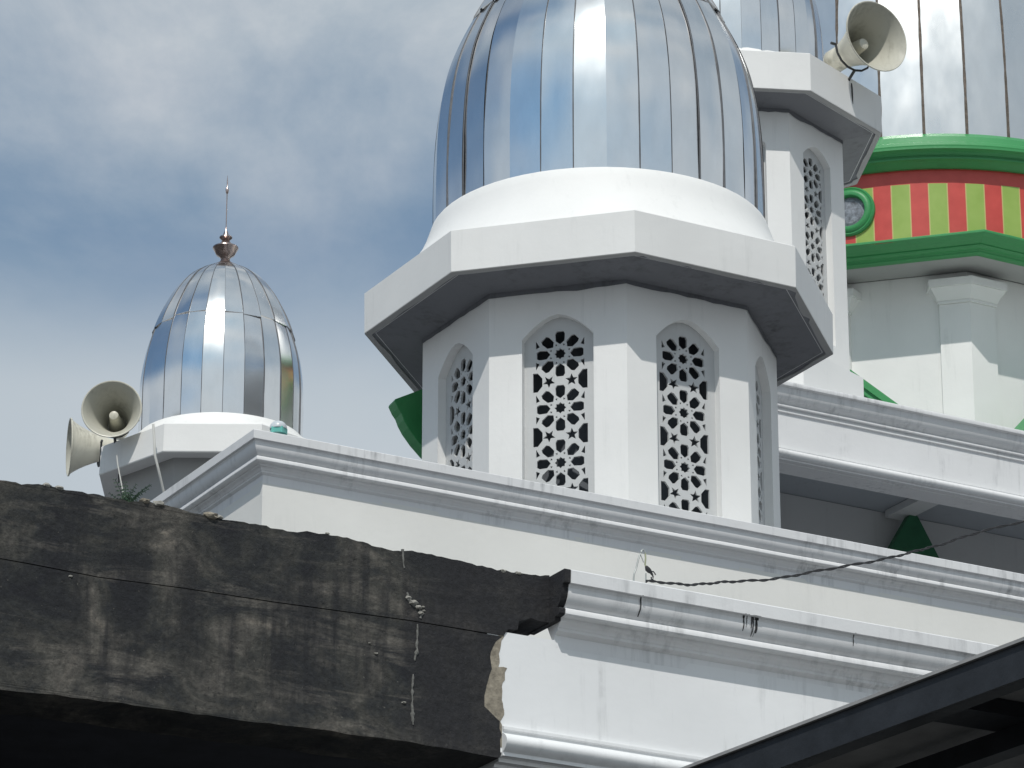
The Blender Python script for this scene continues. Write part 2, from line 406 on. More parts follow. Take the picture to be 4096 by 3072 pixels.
edge_hi = [(7.655, 6.50), (7.611, 6.497), (7.556, 6.506), (7.502, 6.487), (7.496, 6.449), (7.453, 6.441), (7.435, 6.418)]
edge_lo = [(7.399, 6.38), (7.367, 6.32), (7.379, 6.267), (7.346, 6.154), (7.349, 6.106), (7.412, 6.055), (7.421, 6.002), (7.412, 5.905)]
bot = [(7.3, 5.908), (7.011, 5.915), (6.6, 5.908), (6.209, 5.898), (5.9, 5.897), (5.593, 5.890), (5.294, 5.878), (5.10, 5.876)]
fy = lambda y: (lambda u, z, d: (u, y + d + wob((u, y, z), 6, .004), z))
FYl, FYu = YB + .1372, YB + .1350
m = MB(); m.plate(rag([(-6, 6.69)] + top, .022, .0035, 3) + rag(edge_hi, .02, .002, 5) + [(7.43, 6.413)] + crk[::-1] + [(-6, 6.386)], [], lambda u, z, d: (u, FYu + d + wob((u, 1, z), 5, .0012), z), 0, .32)
part(m, 'upper_course', DARK_CONC, T)
m = MB(); m.plate([(-6, 6.383)] + [(x, z - .003) for x, z in crk] + [(7.425, 6.408)] + rag(edge_lo, .02, .004, 8) + rag(bot, .06, .003, 9) + [(-6, 5.876)], [], lambda u, z, d: (u, FYl + d + wob((u, 3, z), 5, .0012), z), 0, .32)
part(m, 'lower_course', DARK_CONC, T)
m = MB(); cr = [(d, z) for d, z in crown(ZB, .14, .3) if z > ZB - .2] + [(.3, ZB - .195)]
m.add([(7.64, YB+d+.004, z+.002) for d, z in cr] + [(7.667, YB+d+.004, z+.002) for d, z in cr], [tuple(range(len(cr))), tuple(range(len(cr), 2*len(cr)))[::-1]] + [(i, (i+1) % len(cr), (i+1) % len(cr)+len(cr), i+len(cr)) for i in range(len(cr))])
part(m, 'cornice_stub', DARK_CONC, T)
patch = [(7.44, 6.425), (7.418, 6.371), (7.411, 6.283), (7.446, 6.28), (7.428, 6.198), (7.427, 6.133), (7.434, 6.085), (7.421, 6.056), (7.435, 6.015), (7.424, 5.95)]
left = [(7.39, 5.95), (7.39, 6.0), (7.33, 6.1), (7.33, 6.16), (7.36, 6.27), (7.35, 6.32), (7.39, 6.40)]
m = MB(); m.plate(rag(patch, .015, .004, 21) + left, [], lambda u, z, d: (u, YB + .1385 + d, z), 0, .02)
part(m, 'broken_plaster', PLASTER, T)
# cement streak with lumps
st = [(6.973, 6.70, .006), (6.975, 6.66, .007), (6.982, 6.617, .003), (6.994, 6.525, .004), (7.000, 6.50, .010), (7.017, 6.483, .016), (7.04, 6.468, .012), (7.058, 6.455, .007), (7.054, 6.421, .008), (7.042, 6.400, .004), (7.041, 6.296, .008), (7.030, 6.24, .004), (7.025, 6.192, .006), (7.021, 6.09, .005), (7.024, 6.03, .009), (7.027, 5.979, .006)]
m = MB(); 
for lo_, hi_ in ((0, 3), (3, 9), (9, 12), (12, 16)):
    q_ = []
    for (x0_, z0_, r0_), (x1_, z1_, r1_) in zip(st[lo_:hi_-1], st[lo_+1:hi_]):
        for k_ in range(7):
            t = k_/7; zz = z0_ + (z1_-z0_)*t; q_.append((x0_ + (x1_-x0_)*t + .004*noise.noise(Vector((zz*40, 1, lo_))), zz, (r0_ + (r1_-r0_)*t)*(.75 + 1.1*noise.noise(Vector((zz*55, 5, 2))))))
    m.tube([(x, FYu + max(.0015, r)*.35, z) for x, z, r in q_], .006, 8, True, [max(.0015, r) for x, z, r in q_])
part(m, 'cement_streak', simple('grey_cement_dribble', (.15, .15, .14), .95, 0, .4, 60, .8), T)
def lump(x, y, z, r, seed, flat=.7):
    bm = bmesh.new(); bmesh.ops.create_icosphere(bm, subdivisions=2, radius=1)
    mb = MB(); rnd = random.Random(seed); o = Vector((rnd.random()*9, rnd.random()*9, rnd.random()*9)); V = []
    for v in bm.verts:
        k = 1 + .45 * noise.noise(v.co * 1.6 + o); V.append((x + v.co.x*r*k*1.4, y + v.co.y*r*k, z + v.co.z*r*k*flat))
    mb.add(V, [[v.index for v in f.verts] for f in bm.faces]); bm.free(); return mb
for i, (x, z, r) in enumerate(((5.45, 6.706, .012), (5.50, 6.703, .014), (5.855, 6.712, .016), (5.915, 6.712, .018), (6.135, 6.700, .022), (6.17, 6.700, .013), (5.90, 6.706, .012), (7.43, 6.684, .011), (7.50, 6.686, .012), (6.64, 6.712, .007))):
    part(lump(x, YB+.14, z, r, i), 'mortar_lump', CEMENT if i not in (2, 4) else PLASTER, T)
for i, (x, z, r) in enumerate(((6.86, 6.252, .006), (6.83, 6.29, .004), (6.985, 6.07, .007), (5.56, 6.36, .006), (7.07, 6.46, .006))):
    part(lump(x, FYl - .001, z, r, i + 40), 'mortar_lump', CEMENT, T)
for i, (x, z, r) in enumerate(((6.998, 6.502, .010), (7.022, 6.486, .014), (7.045, 6.470, .012), (7.056, 6.447, .010), (7.066, 6.475, .005))):
    part(lump(x, FYu, z, r, i + 70, .8), 'mortar_lump', CEMENT, T)

T = thing('porch_ceiling', 'shade-blackened ceiling under the mouldy concrete beam', 'ceiling', (3, 15, 5.9))
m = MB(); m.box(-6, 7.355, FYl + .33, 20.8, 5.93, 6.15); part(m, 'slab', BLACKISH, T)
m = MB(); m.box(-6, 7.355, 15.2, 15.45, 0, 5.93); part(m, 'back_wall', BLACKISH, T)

# ------------------------------------------------------------------ C: high roof canopy behind the large turret
YC = 24.5; XC0 = 14.6
T = thing('roof_canopy', 'high white roof beam with deep shaded soffit behind the large turret', 'roof canopy', (XC0, YC, 12.2))
prof = [(.5, 12.90), (.5, 12.93), (.02, 12.93), (.004, 12.925), (0, 12.912), (.004, 12.892), (.02, 12.884)] + arc((.03, 12.882), (.098, 12.765), -.25) + [(.088, 12.76), (.084, 12.752), (.086, 12.744), (.112, 12.738), (.114, 12.722), (.104, 12.718), (.104, 12.706), (.12, 12.70), (.12, 12.418), (.108, 12.413), (.108, 12.404), (.116, 12.40), (.116, 12.394)] + arc((.10, 12.392), (.085, 12.318), -.8, 7) + [(.10, 12.314), (.10, 12.304), (.15, 12.300), (.152, 12.294), (.22, 12.292), (.222, 12.297), (.36, 12.296), (.36, 12.62)]
m = MB(); run_profile(m, prof, [(XC0, YC, 0, 1), (27, YC, 0, 1)], step=.25); part(m, 'front_beam', WHITE_TRIM, T)
m = MB(); m.box(XC0, 27, YC+.365, 27, 12.62, 12.80); part(m, 'ceiling', CEIL_GREY, T)
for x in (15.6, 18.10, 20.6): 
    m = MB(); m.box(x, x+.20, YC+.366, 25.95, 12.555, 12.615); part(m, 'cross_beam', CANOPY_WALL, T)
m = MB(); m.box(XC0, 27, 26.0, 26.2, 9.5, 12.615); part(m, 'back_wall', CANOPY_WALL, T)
m = MB(); m.box(16.3, 27, 24.99, 30, 12.805, 12.925); part(m, 'roof_deck', WHITE, T)

# ------------------------------------------------------------------ turrets
def catmull(P, n):
    out = []
    Q = [P[0]] + list(P) + [P[-1]]
    for i in range(1, len(Q) - 2):
        for k in range(n):
            t = k / n; p0, p1, p2, p3 = Q[i-1], Q[i], Q[i+1], Q[i+2]
            out.append(tuple(.5*((2*p1[a]) + (-p0[a]+p2[a])*t + (2*p0[a]-5*p1[a]+4*p2[a]-p3[a])*t*t + (-p0[a]+3*p1[a]-3*p2[a]+p3[a])*t**3) for a in (0, 1)))
    out.append(tuple(P[-1])); return out

def dome_parts(root, cx, cy, prof, NP, rot, zt, mat, seam_mat, seam_w, seed, tilt=.017, amp=.0034, zcut=None):
    rnd = random.Random(seed); P = catmull(prof, 4); mb = MB(); sub = 4
    def panels(zlo, zhi, dr, jag):
        for k in range(NP):
            a0 = rot + 2*pi*k/NP; a1 = rot + 2*pi*(k+1)/NP; tl = rnd.uniform(-tilt, tilt) * prof[0][0]; zl = zlo + rnd.uniform(-jag, jag) - .5*jag*sin(k*2.3)
            lo = [p for p in P if p[1] > zl + .01 and p[1] < zhi - .01]
            def rat(z):
                for (r0, z0), (r1, z1) in zip(P[:-1], P[1:]):
                    if z0 <= z <= z1: return r0 + (r1-r0)*(z-z0)/(z1-z0+1e-9)
                return P[0][0] if z < P[0][1] else P[-1][0]
            pr = ([(rat(zl), zl)] if zl > P[0][1] else [P[0]]) + lo + [(rat(zhi), zhi) if zhi < P[-1][1] else P[-1]]
            V = []; F = []; ph = rnd.random() * 50
            for r, z in pr:
                for s_ in range(sub + 1):
                    t = s_ / sub; e = sin(pi*t)
                    rr = r + dr + tl*(t-.5) + amp*prof[0][0]*noise.noise(Vector((t*1.3 + ph, z*2.2/prof[0][0], ph))) * 1.2 + .0008*prof[0][0]*e
                    x = (1-t)*sin(a0) + t*sin(a1); y = (1-t)*cos(a0) + t*cos(a1)
                    V.append((cx + rr*x, cy - rr*y, z))
            n = sub + 1
            for i in range(len(pr) - 1):
                for s_ in range(sub): F.append((i*n+s_, i*n+s_+1, (i+1)*n+s_+1, (i+1)*n+s_))
            mb.add(V, F, True)
            if jag:   # overlapping lower lip of the upper tier
                bt = V[:n]; mb.add(bt + [(cx+(x-cx)*(1-dr/pr[0][0]*1.3), cy+(y-cy)*(1-dr/pr[0][0]*1.3), z) for x, y, z in bt], [(i, i+1, n+i+1, n+i) for i in range(sub)])
    ztop = P[-1][1]
    if zt: panels(P[0][1], zt + .05, 0, 0); panels(zt, ztop, .012 * prof[0][0], .016)
    else: panels(P[0][1], ztop, 0, 0)
    d = part(mb, 'dome', mat, root, merge=False, angle=60)
    sb = MB()
    for k in range(NP):
        a = rot + 2*pi*k/NP; tx, ty = cos(a), sin(a); V = []; F = []
        for j, (r, z) in enumerate(P):
            dr = .012*prof[0][0] if zt and z > zt + .012 else 0
            ww = seam_w * (1 + .5*noise.noise(Vector((k*7.1, z*6, 0)))) * min(1, r/prof[0][0]*1.6)
            hh = .0035 if seam_w < .008 else .006
            for q, s_ in ((-.006, -1), (hh, -.6), (hh, .6), (-.006, 1)):
                V.append((cx + (r+dr+q)*sin(a) + tx*s_*ww, cy - (r+dr+q)*cos(a) + ty*s_*ww, z))
        for j in range(len(P) - 1):
            for s_ in range(3): F.append((4*j+s_, 4*j+s_+1, 4*j+s_+5, 4*j+s_+4))
        sb.add(V, F)
    part(sb, 'seam', seam_mat, root, d)
    return d

def finial(root, dome, cx, cy, z0, k=1.0):
    pr = [(.165, 0), (.16, .012), (.10, .045), (.055, .075), (.042, .10), (.05, .125), (.085, .15), (.105, .19), (.12, .215), (.118, .225), (.075, .235), (.05, .27), (.032, .295), (.045, .305), (.06, .32), (.058, .33), (.03, .34), (.022, .37), (.009, .40), (.005, .44), (.0045, .76), (.012, .775), (.016, .80), (.012, .82), (.005, .835), (.006, .88), (.0015, .95)]
    m = MB(); m.lathe([(r*k, z0 + z*k) for r, z in pr], 24, cx, cy); part(m, 'finial', COPPER, root, dome)

def clip_poly(poly, clip):
    out = poly
    for i in range(len(clip)):
        a, b = clip[i], clip[(i+1) % len(clip)]; inp, out = out, []
        side = lambda p: (b[0]-a[0])*(p[1]-a[1]) - (b[1]-a[1])*(p[0]-a[0])
        for j in range(len(inp)):
            p, q = inp[j], inp[(j+1) % len(inp)]; sp, sq = side(p), side(q)
            if sp >= 0: out.append(p)
            if sp * sq < 0:
                t = sp / (sp - sq); out.append((p[0]+(q[0]-p[0])*t, p[1]+(q[1]-p[1])*t))
        if len(out) < 3: return []
    return out
def area(p): return .5*sum(p[i][0]*p[(i+1) % len(p)][1]-p[(i+1) % len(p)][0]*p[i][1] for i in range(len(p)))
def arch(wd, zb, zs, za, n=14):
    P = [(-wd/2, zb), (wd/2, zb), (wd/2, zs)]
    for i in range(1, n):
        x = wd/2 * cos(pi * i / n); P.append((x, zs + (za-zs) * (1 - abs(2*x/wd)**1.75)))
    P.append((-wd/2, zs)); return P

def screen_holes(wd, zb, zs, za, zc, per):
    """pierced rosette screen: eight petals and a star, small stars between; zc = centre of the top rosette"""
    k = per / .411; cl = arch(wd, zb, zs, za, 12); H = []
    def add(poly):
        if area(poly) < 0: poly = poly[::-1]
        q = clip_poly(poly, cl)
        if len(q) >= 3 and abs(area(q)) > 6e-5*k*k: 
            r = [q[0]]
            for p in q[1:]:
                if hypot(p[0]-r[-1][0], p[1]-r[-1][1]) > 1e-4: r.append(p)
            if hypot(r[0][0]-r[-1][0], r[0][1]-r[-1][1]) < 1e-4: r.pop()
            if len(r) >= 3: H.append(r)
    def star(cx, cz, n, r0, r1, ph): add([(cx + (r0 if i % 2 == 0 else r1)*k*sin(ph+pi*i/n), cz + (r0 if i % 2 == 0 else r1)*k*cos(ph+pi*i/n)) for i in range(2*n)])
    z = zc
    while z > zb - per:
        star(0, z, 8, .043, .032, 0)
        for i in range(8):
            a = pi*i/4; s_, c_ = sin(a), cos(a)
            add([(k*(s_*r + c_*t), z + k*(c_*r - s_*t)) for r, t in ((.072, 0), (.098, .033), (.152, .036), (.172, .024), (.172, -.024), (.152, -.036), (.098, -.033))])
            a += pi/8; s_, c_ = sin(a), cos(a)
            add([(k*(s_*r + c_*t), z + k*(c_*r - s_*t)) for r, t in ((.062, 0), (.078, .009), (.078, -.009))])
        zm = z - per/2
        for sx in (-1, 1):
            star(sx*.083*k, zm, 5, .048, .021, pi if sx < 0 else 0)
            add([(sx*.19*k + .064*k*sin(pi/8+pi*i/4), zm + .078*k*cos(pi/8+pi*i/4)) for i in range(8)])
            for sz in (-1, 1): 
                add([(sx*.178*k, z + sz*.112*k), (sx*.150*k, z + sz*.064*k), (sx*.178*k, z + sz*.052*k)])
        z -= per
    # merge-free: drop holes that overlap an earlier one
    keep = []
    for h in H:
        cx = sum(p[0] for p in h)/len(h); cz = sum(p[1] for p in h)/len(h)
        if all(hypot(cx-a, cz-b) > .012*k for a, b in [(sum(p[0] for p in q)/len(q), sum(p[1] for p in q)/len(q)) for q in keep]): keep.append(h)
    return keep

def turret(label, cx, cy, r, rot, z0, ze, hf, Re, prof, NP, drot, zt, win, seed, collar, steelm=STEEL, plinth=None, fin=True, window_z=None):
    root = thing('domed_turret', label, 'turret', (cx, cy, z0), 'octagonal turrets with steel domes')
    ap = r*cos(pi/8); side = 2*r*sin(pi/8)
    wd, zb, zs, za, zc, per, hole_w = win
    W = MB(); L = MB()
    frames = []
    for k in range(8):
        a = rot + pi/8 + k*pi/4; n = Vector((sin(a), -cos(a), 0)); t = Vector((cos(a), sin(a), 0)); c = Vector((cx, cy, 0))
        fn = (lambda n, t, c: (lambda u, z, d: c + n*(ap-d) + t*u + Vector((0, 0, z))))(n, t, c); frames.append(fn)
        s2 = side/2
        ol = [(-s2, z0), (s2, z0), (s2, ze), (-s2, ze)]
        hole = arch(wd, zb, zs, za)
        W.plate(ol, [hole], fn, 0, .15)
    part(W, 'wall', WHITE, root)
    holes = screen_holes(hole_w, zb + .02, zs - .02, za - .06*wd/.478, zc, per)
    out = arch(wd + .03, zb - .02, zs, za + .015)
    for fn in frames:
        S = MB(); S.plate(out, holes, fn, .062, .078); part(S, 'window_screen', SCREEN, root)
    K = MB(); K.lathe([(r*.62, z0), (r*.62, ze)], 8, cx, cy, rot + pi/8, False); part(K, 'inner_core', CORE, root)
    # eave: fascia slab with a grey soffit
    E = MB(); fz = ze + hf
    jag = []
    E.lathe([(Re - .10, ze + .012), (Re - .006, ze + .002), (Re, ze + .006), (Re + .004, fz - .008), (Re - .006, fz), (Re*.74, fz + .10)], 8, cx, cy, rot, False)
    e = part(E, 'eave', WHITE, root)
    E = MB(); n_ = 8*18; inn = []; out_ = []
    for i in range(n_):
        k_, t = divmod(i, 18); t /= 18; a0, a1 = rot + k_*pi/4, rot + (k_+1)*pi/4
        dx, dy = (1-t)*sin(a0)+t*sin(a1), (1-t)*cos(a0)+t*cos(a1)
        wq = .052 + .022*noise.noise(Vector((i*.23, seed*3, 0))) - (.03 if noise.noise(Vector((i*.4, seed, 5))) > .38 else 0)
        out_.append((cx + (Re-.001)*dx, cy - (Re-.001)*dy, ze - .001)); inn.append((cx + (Re-wq)*dx, cy - (Re-wq)*dy, ze - .004))
    E.add(out_ + inn + [(x, y, ze + .02) for x, y, z in inn], [(i, (i+1) % n_, n_+(i+1) % n_, n_+i) for i in range(n_)] + [(n_+i, n_+(i+1) % n_, 2*n_+(i+1) % n_, 2*n_+i) for i in range(n_)])
    part(E, 'drip_edge', GREY_WALL_SHADE, root, e)
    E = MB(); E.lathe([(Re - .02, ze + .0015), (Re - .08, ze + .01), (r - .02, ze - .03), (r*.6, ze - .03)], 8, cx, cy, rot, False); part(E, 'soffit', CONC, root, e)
    # rough mortar fillet under the soffit
    E = MB(); P = []
    for k in range(8):
        a0, a1 = rot + k*pi/4, rot + (k+1)*pi/4
        for i in range(14):
            t = i/14; P.append(((r+.004)*((1-t)*sin(a0)+t*sin(a1)), -(r+.004)*((1-t)*cos(a0)+t*cos(a1))))
    n_ = len(P); rr = random.Random(seed)
    hts = [ze - .055 - .03*max(0, noise.noise(Vector((i*.21, seed, 0)))) - rr.uniform(0, .008) for i in range(n_)]
    E.add([(cx+x, cy+y, ze - .01) for x, y in P] + [(cx+x*1.0015, cy+y*1.0015, h) for (x, y), h in zip(P, hts)], [(i, (i+1) % n_, n_+(i+1) % n_, n_+i) for i in range(n_)])
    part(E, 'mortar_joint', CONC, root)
    C_ = MB(); C_.lathe(collar, 64, cx, cy); part(C_, 'collar', WHITE, root)
    d = dome_parts(root, cx, cy, prof, NP, drot, zt, steelm, SEAM, .0045, seed)
    if fin: finial(root, d, cx, cy, prof[-1][1] - .01, prof[0][0]/.737)
    if plinth:
        p = MB(); p.lathe([(.2, z0 + .002), (plinth[0] + .0, z0), (plinth[0], plinth[1]), (.3, plinth[1] + .01)], 8, cx, cy, rot, False); part(p, 'plinth', WHITE, root)
    return root

XM, YM = 13.2746, 22.4296
mprof = [(1.174, 12.75), (1.175, 13.015), (1.173, 13.18), (1.169, 13.336), (1.157, 13.53), (1.131, 13.75), (1.081, 13.98), (1.0, 14.194), (.895, 14.409), (.779, 14.623), (.646, 14.838), (.488, 15.053), (.297, 15.267), (.17, 15.385)]
turret('large white octagonal turret with pierced arched windows and panelled steel dome, nearest of the three', XM, YM, 1.25, radians(-22.5), 9.82, 11.952, .311, 1.659, mprof, 32, radians(-27.9), 14.375,
       (.496, 10.25, 11.565, 11.728, 11.465, .389, .378), 3,
       [(1.0, 12.77), (1.190, 12.777), (1.197, 12.768), (1.220, 12.70), (1.247, 12.62), (1.287, 12.53), (1.36, 12.42), (1.47, 12.27)])
X3, Y3 = 16.677, 26.132
k3 = .886/1.17
turret('right-hand white turret behind the large one, a horn speaker standing on its eave', X3, Y3, 1.04, 0.0, 12.93, 15.65, .345, 1.38, [(r*k3, 16.20 + (z-12.86)*k3) for r, z in mprof], 32, radians(2.0), None,
       (.40, 13.7, 15.30, 15.42, 15.20, .33, .31), 5,
       [(.86, 16.25), (.887, 16.21), (.92, 16.14), (.95, 16.10), (.98, 16.06)], plinth=(1.15, 13.47))

# small rear turret (closed, tapering body under a ring)
XS, YS = 14.267, 30.862; RS = 1.126; rotS = radians(-6)
T = thing('domed_turret', 'small white turret far left with pointed steel dome and copper finial', 'turret', (XS, YS, 10), 'octagonal turrets with steel domes')
m = MB(); m.lathe([(.60, 9.8), (.80, 12.6), (.90, 13.35), (.92, 13.66)], 8, XS, YS, rotS, False); part(m, 'wall', GREY_WALL_SHADE, T)
m = MB(); m.lathe([(.90, 13.655), (RS - .03, 13.645), (RS - .006, 13.64), (RS, 13.65), (RS - .01, 13.905), (RS - .02, 13.915), (.70, 14.06)], 8, XS, YS, rotS, False); part(m, 'eave', WHITE, T)
m = MB(); m.lathe([(.98, 13.90), (.86, 14.01), (.765, 14.10), (.745, 14.125), (.70, 14.127)], 48, XS, YS); part(m, 'collar', WHITE, T)
sprof = [(.736, 14.09), (.737, 14.35), (.736, 14.59), (.722, 14.765), (.692, 14.944), (.645, 15.123), (.579, 15.301), (.49, 15.48), (.43, 15.575), (.355, 15.67), (.257, 15.75), (.16, 15.805)]
d = dome_parts(T, XS, YS, sprof, 24, radians(-24.0), 15.14, STEEL, SEAM, .004, 12)
finial(T, d, XS, YS, 15.80)

# ------------------------------------------------------------------ central drum and big dome
XD, YD = 22.121, 30.898
NPAIR, PHASE, ZSTRIPE = 43, .0, 17.296
T = thing('central_dome', 'huge steel dome on a white drum with red and lime tiles between green cornices', 'dome', (XD, YD, 12.93))
ZSTRIPE -= 12.93
TILE = tile_mat()
m = MB(); m.lathe([(1.90, 12.93), (1.90, 16.61)], 8, XD, YD, radians(-22.5), False); part(m, 'drum_wall', WHITE, T)
for k in range(8):
    a = radians(-22.5) + k*pi/4; n0 = a - pi/8; n1 = a + pi/8
    t0 = Vector((cos(n0), sin(n0), 0)); t1 = Vector((cos(n1), sin(n1), 0)); m = MB()
    def sect(R_, wd, z0, z1, R1=None, wd1=None):
        ring = lambda R_, wd, z: [Vector((XD + R_*sin(a), YD - R_*cos(a), z)) + q for q in (-t0*wd, Vector(), t1*wd)] + [Vector((XD + 1.80*sin(a), YD - 1.80*cos(a), z)) + q for q in (t1*(wd-.02), Vector(), -t0*(wd-.02))]
        A, B = ring(R_, wd, z0), ring(R1 or R_, wd1 or wd, z1)
        m.add(A + B, [(0, 1, 4, 5), (1, 2, 3, 4), (6, 7, 10, 11), (7, 8, 9, 10)] + [(i, (i+1) % 6, 6+(i+1) % 6, 6+i) for i in range(6)])
    sect(1.955, .30, 12.93, 16.27); sect(1.975, .315, 16.272, 16.30, ); sect(1.98, .32, 16.302, 16.42, 2.06, .40); sect(2.075, .42, 16.422, 16.50)
    part(m, 'pilaster', WHITE, T)
m = MB(); m.lathe([(1.91, 16.612), (2.38, 16.596)], 8, XD, YD, radians(-22.5), False); part(m, 'soffit', GREY_WALL_SHADE, T)  # white underside, its shade put into the grey colour
m = MB(); m.lathe([(2.30, 16.60), (2.40, 16.592), (2.425, 16.598), (2.43, 16.612), (2.44, 16.622), (2.47, 16.624), (2.50, 16.632), (2.512, 16.642), (2.51, 16.652), (2.535, 16.664), (2.56, 16.676), (2.60, 16.688), (2.655, 16.70), (2.672, 16.708), (2.672, 16.725), (2.66, 16.735), (2.45, 16.75)], 8, XD, YD, radians(-22.5), False); part(m, 'lower_cornice', GREEN, T)
m = MB(); m.lathe([(2.46, 16.70), (2.46, 17.45)], 144, XD, YD); part(m, 'tile_band', TILE, T)
m = MB(); m.lathe([(2.45, 17.445), (2.50, 17.44), (2.53, 17.455), (2.565, 17.478), (2.59, 17.488), (2.605, 17.492), (2.605, 17.508), (2.585, 17.512), (2.59, 17.53), (2.615, 17.552), (2.655, 17.566), (2.672, 17.572), (2.672, 17.594), (2.655, 17.60), (2.60, 17.607), (2.605, 17.64), (2.57, 17.655), (2.555, 17.69), (2.50, 17.72), (2.47, 17.79), (2.40, 17.85), (2.30, 17.86)], 120, XD, YD)
part(m, 'upper_cornice', GREEN, T, angle=25)
kd = 2.39/1.17
d = dome_parts(T, XD, YD, [(r*kd, 17.84 + (z-12.86)*kd) for r, z in mprof], 36, radians(-33.9), None, STEEL_DULL, SEAM_BRONZE, .017, 21, tilt=.0012, amp=.0008)
finial(T, d, XD, YD, 17.84 + (15.385-12.86)*kd - .02, 3.0)
a = radians(-51.5); c = Vector((XD + 2.46*sin(a), YD - 2.46*cos(a), 17.07)); nx = Vector((sin(a), -cos(a), 0)); tx = Vector((cos(a), sin(a), 0))
MM = Matrix((( tx.x, 0, nx.x, c.x), (tx.y, 0, nx.y, c.y), (tx.z, 1, nx.z, c.z), (0, 0, 0, 1)))
m = MB(); m.lathe([(.255, -.06), (.255, .02), (.24, .035), (.225, .03), (.215, .045), (.19, .055), (.165, .05), (.155, .02), (.155, -.02)], 40, M=MM); md = part(m, 'medallion_ring', GREEN, T)
m = MB(); m.lathe([(.156, .0), (.12, .012), (.10, .002), (.05, .012), (.0, .02)], 40, M=MM); part(m, 'medallion_face', MEDAL, T, md)

# ------------------------------------------------------------------ green roof ornaments
def gable(label, c, ang, half, rise, zapex, depth=.35):
    n = Vector((sin(ang), -cos(ang), 0)); t = Vector((cos(ang), sin(ang), 0)); c = Vector(c)
    root = thing('green_gable', label, 'gable', (c.x, c.y, zapex - rise), 'green gables at the drum')
    fn = lambda u, z, d: c - n*d + t*u + Vector((0, 0, z))
    zb = zapex - rise
    m = MB(); m.plate([(-half+.12, zb), (half-.12, zb), (0, zapex - .12*rise/half)], [], fn, .06, depth); part(m, 'gable_panel', GREEN, root)
    for sx in (-1, 1):
        m = MB()
        for d0, off, th in ((0, 0, .055), (.025, .05, .05)):
            m.plate([(0, zapex-off*1.5), (sx*half, zb-off*1.5), (sx*half, zb - (off+th)*1.5), (0, zapex - (off+th)*1.5)], [], fn, d0, depth + d0)
        part(m, 'raking_trim', GREEN, root)
    return root
gable('green gable with raking trim half hidden behind the right-hand turret plinth', (20.05 - .35*.707, 28.92 + .35*.707, 0), radians(-45), .95, .85, 15.43)
gable('green gable with raking trim at the right edge below the striped drum', (22.16, 28.40, 0), 0, 1.05, 1.1, 15.50)
m = MB(); tri = [(18.12, 12.20), (18.63, 12.22), (18.60, 12.28), (18.40, 12.52), (18.365, 12.575), (18.345, 12.585), (18.32, 12.57), (18.28, 12.51)]
tri = [(17.99, 12.15), (18.57, 12.15), (18.33, 12.545), (18.297, 12.585), (18.268, 12.585), (18.235, 12.545)]
m.plate(tri, [], lambda u, z, d: (u, 25.80 + d, z), 0, .07); ob = m.build('green_merlon', simple('shade_dark_green', (.022, .13, .06), .6), origin=(18.36, 25.8, 12.15)); tag(ob, 'green triangular merlon in the shade under the high roof canopy', 'merlon')  # green darkened in the colour itself to stand for the canopy's shade
m = MB(); lf0 = [(13.37, 12.645), (13.40, 12.59), (13.43, 12.553), (13.452, 12.50), (13.49, 12.44), (13.56, 12.36), (13.66, 12.27), (13.86, 12.15), (13.86, 12.9), (13.62, 12.79), (13.378, 12.66)]
kl = 23.3/25.73; lf = [(x*kl, 1.6 + (z-1.6)*kl) for x, z in lf0]
m.plate(lf, [], lambda u, z, d: (u + d*.15, 23.3 + d, z), 0, .14); ob = m.build('green_ornament', GREEN, origin=(12.4, 23.3, 11.3), bevel=.006); tag(ob, 'dark green pointed ornament sticking out behind the large turret, under its eave', 'ornament')

def smooth3(P, n):
    out = []; Q = [P[0]] + P + [P[-1]]
    for i in range(1, len(Q)-2):
        for k in range(n):
            t = k/n; out.append(Vector([.5*((2*Q[i][a]) + (-Q[i-1][a]+Q[i+1][a])*t + (2*Q[i-1][a]-5*Q[i][a]+4*Q[i+1][a]-Q[i+2][a])*t*t + (-Q[i-1][a]+3*Q[i][a]-3*Q[i+1][a]+Q[i+2][a])*t**3) for a in (0, 1, 2)]))
    out.append(Vector(P[-1])); return out

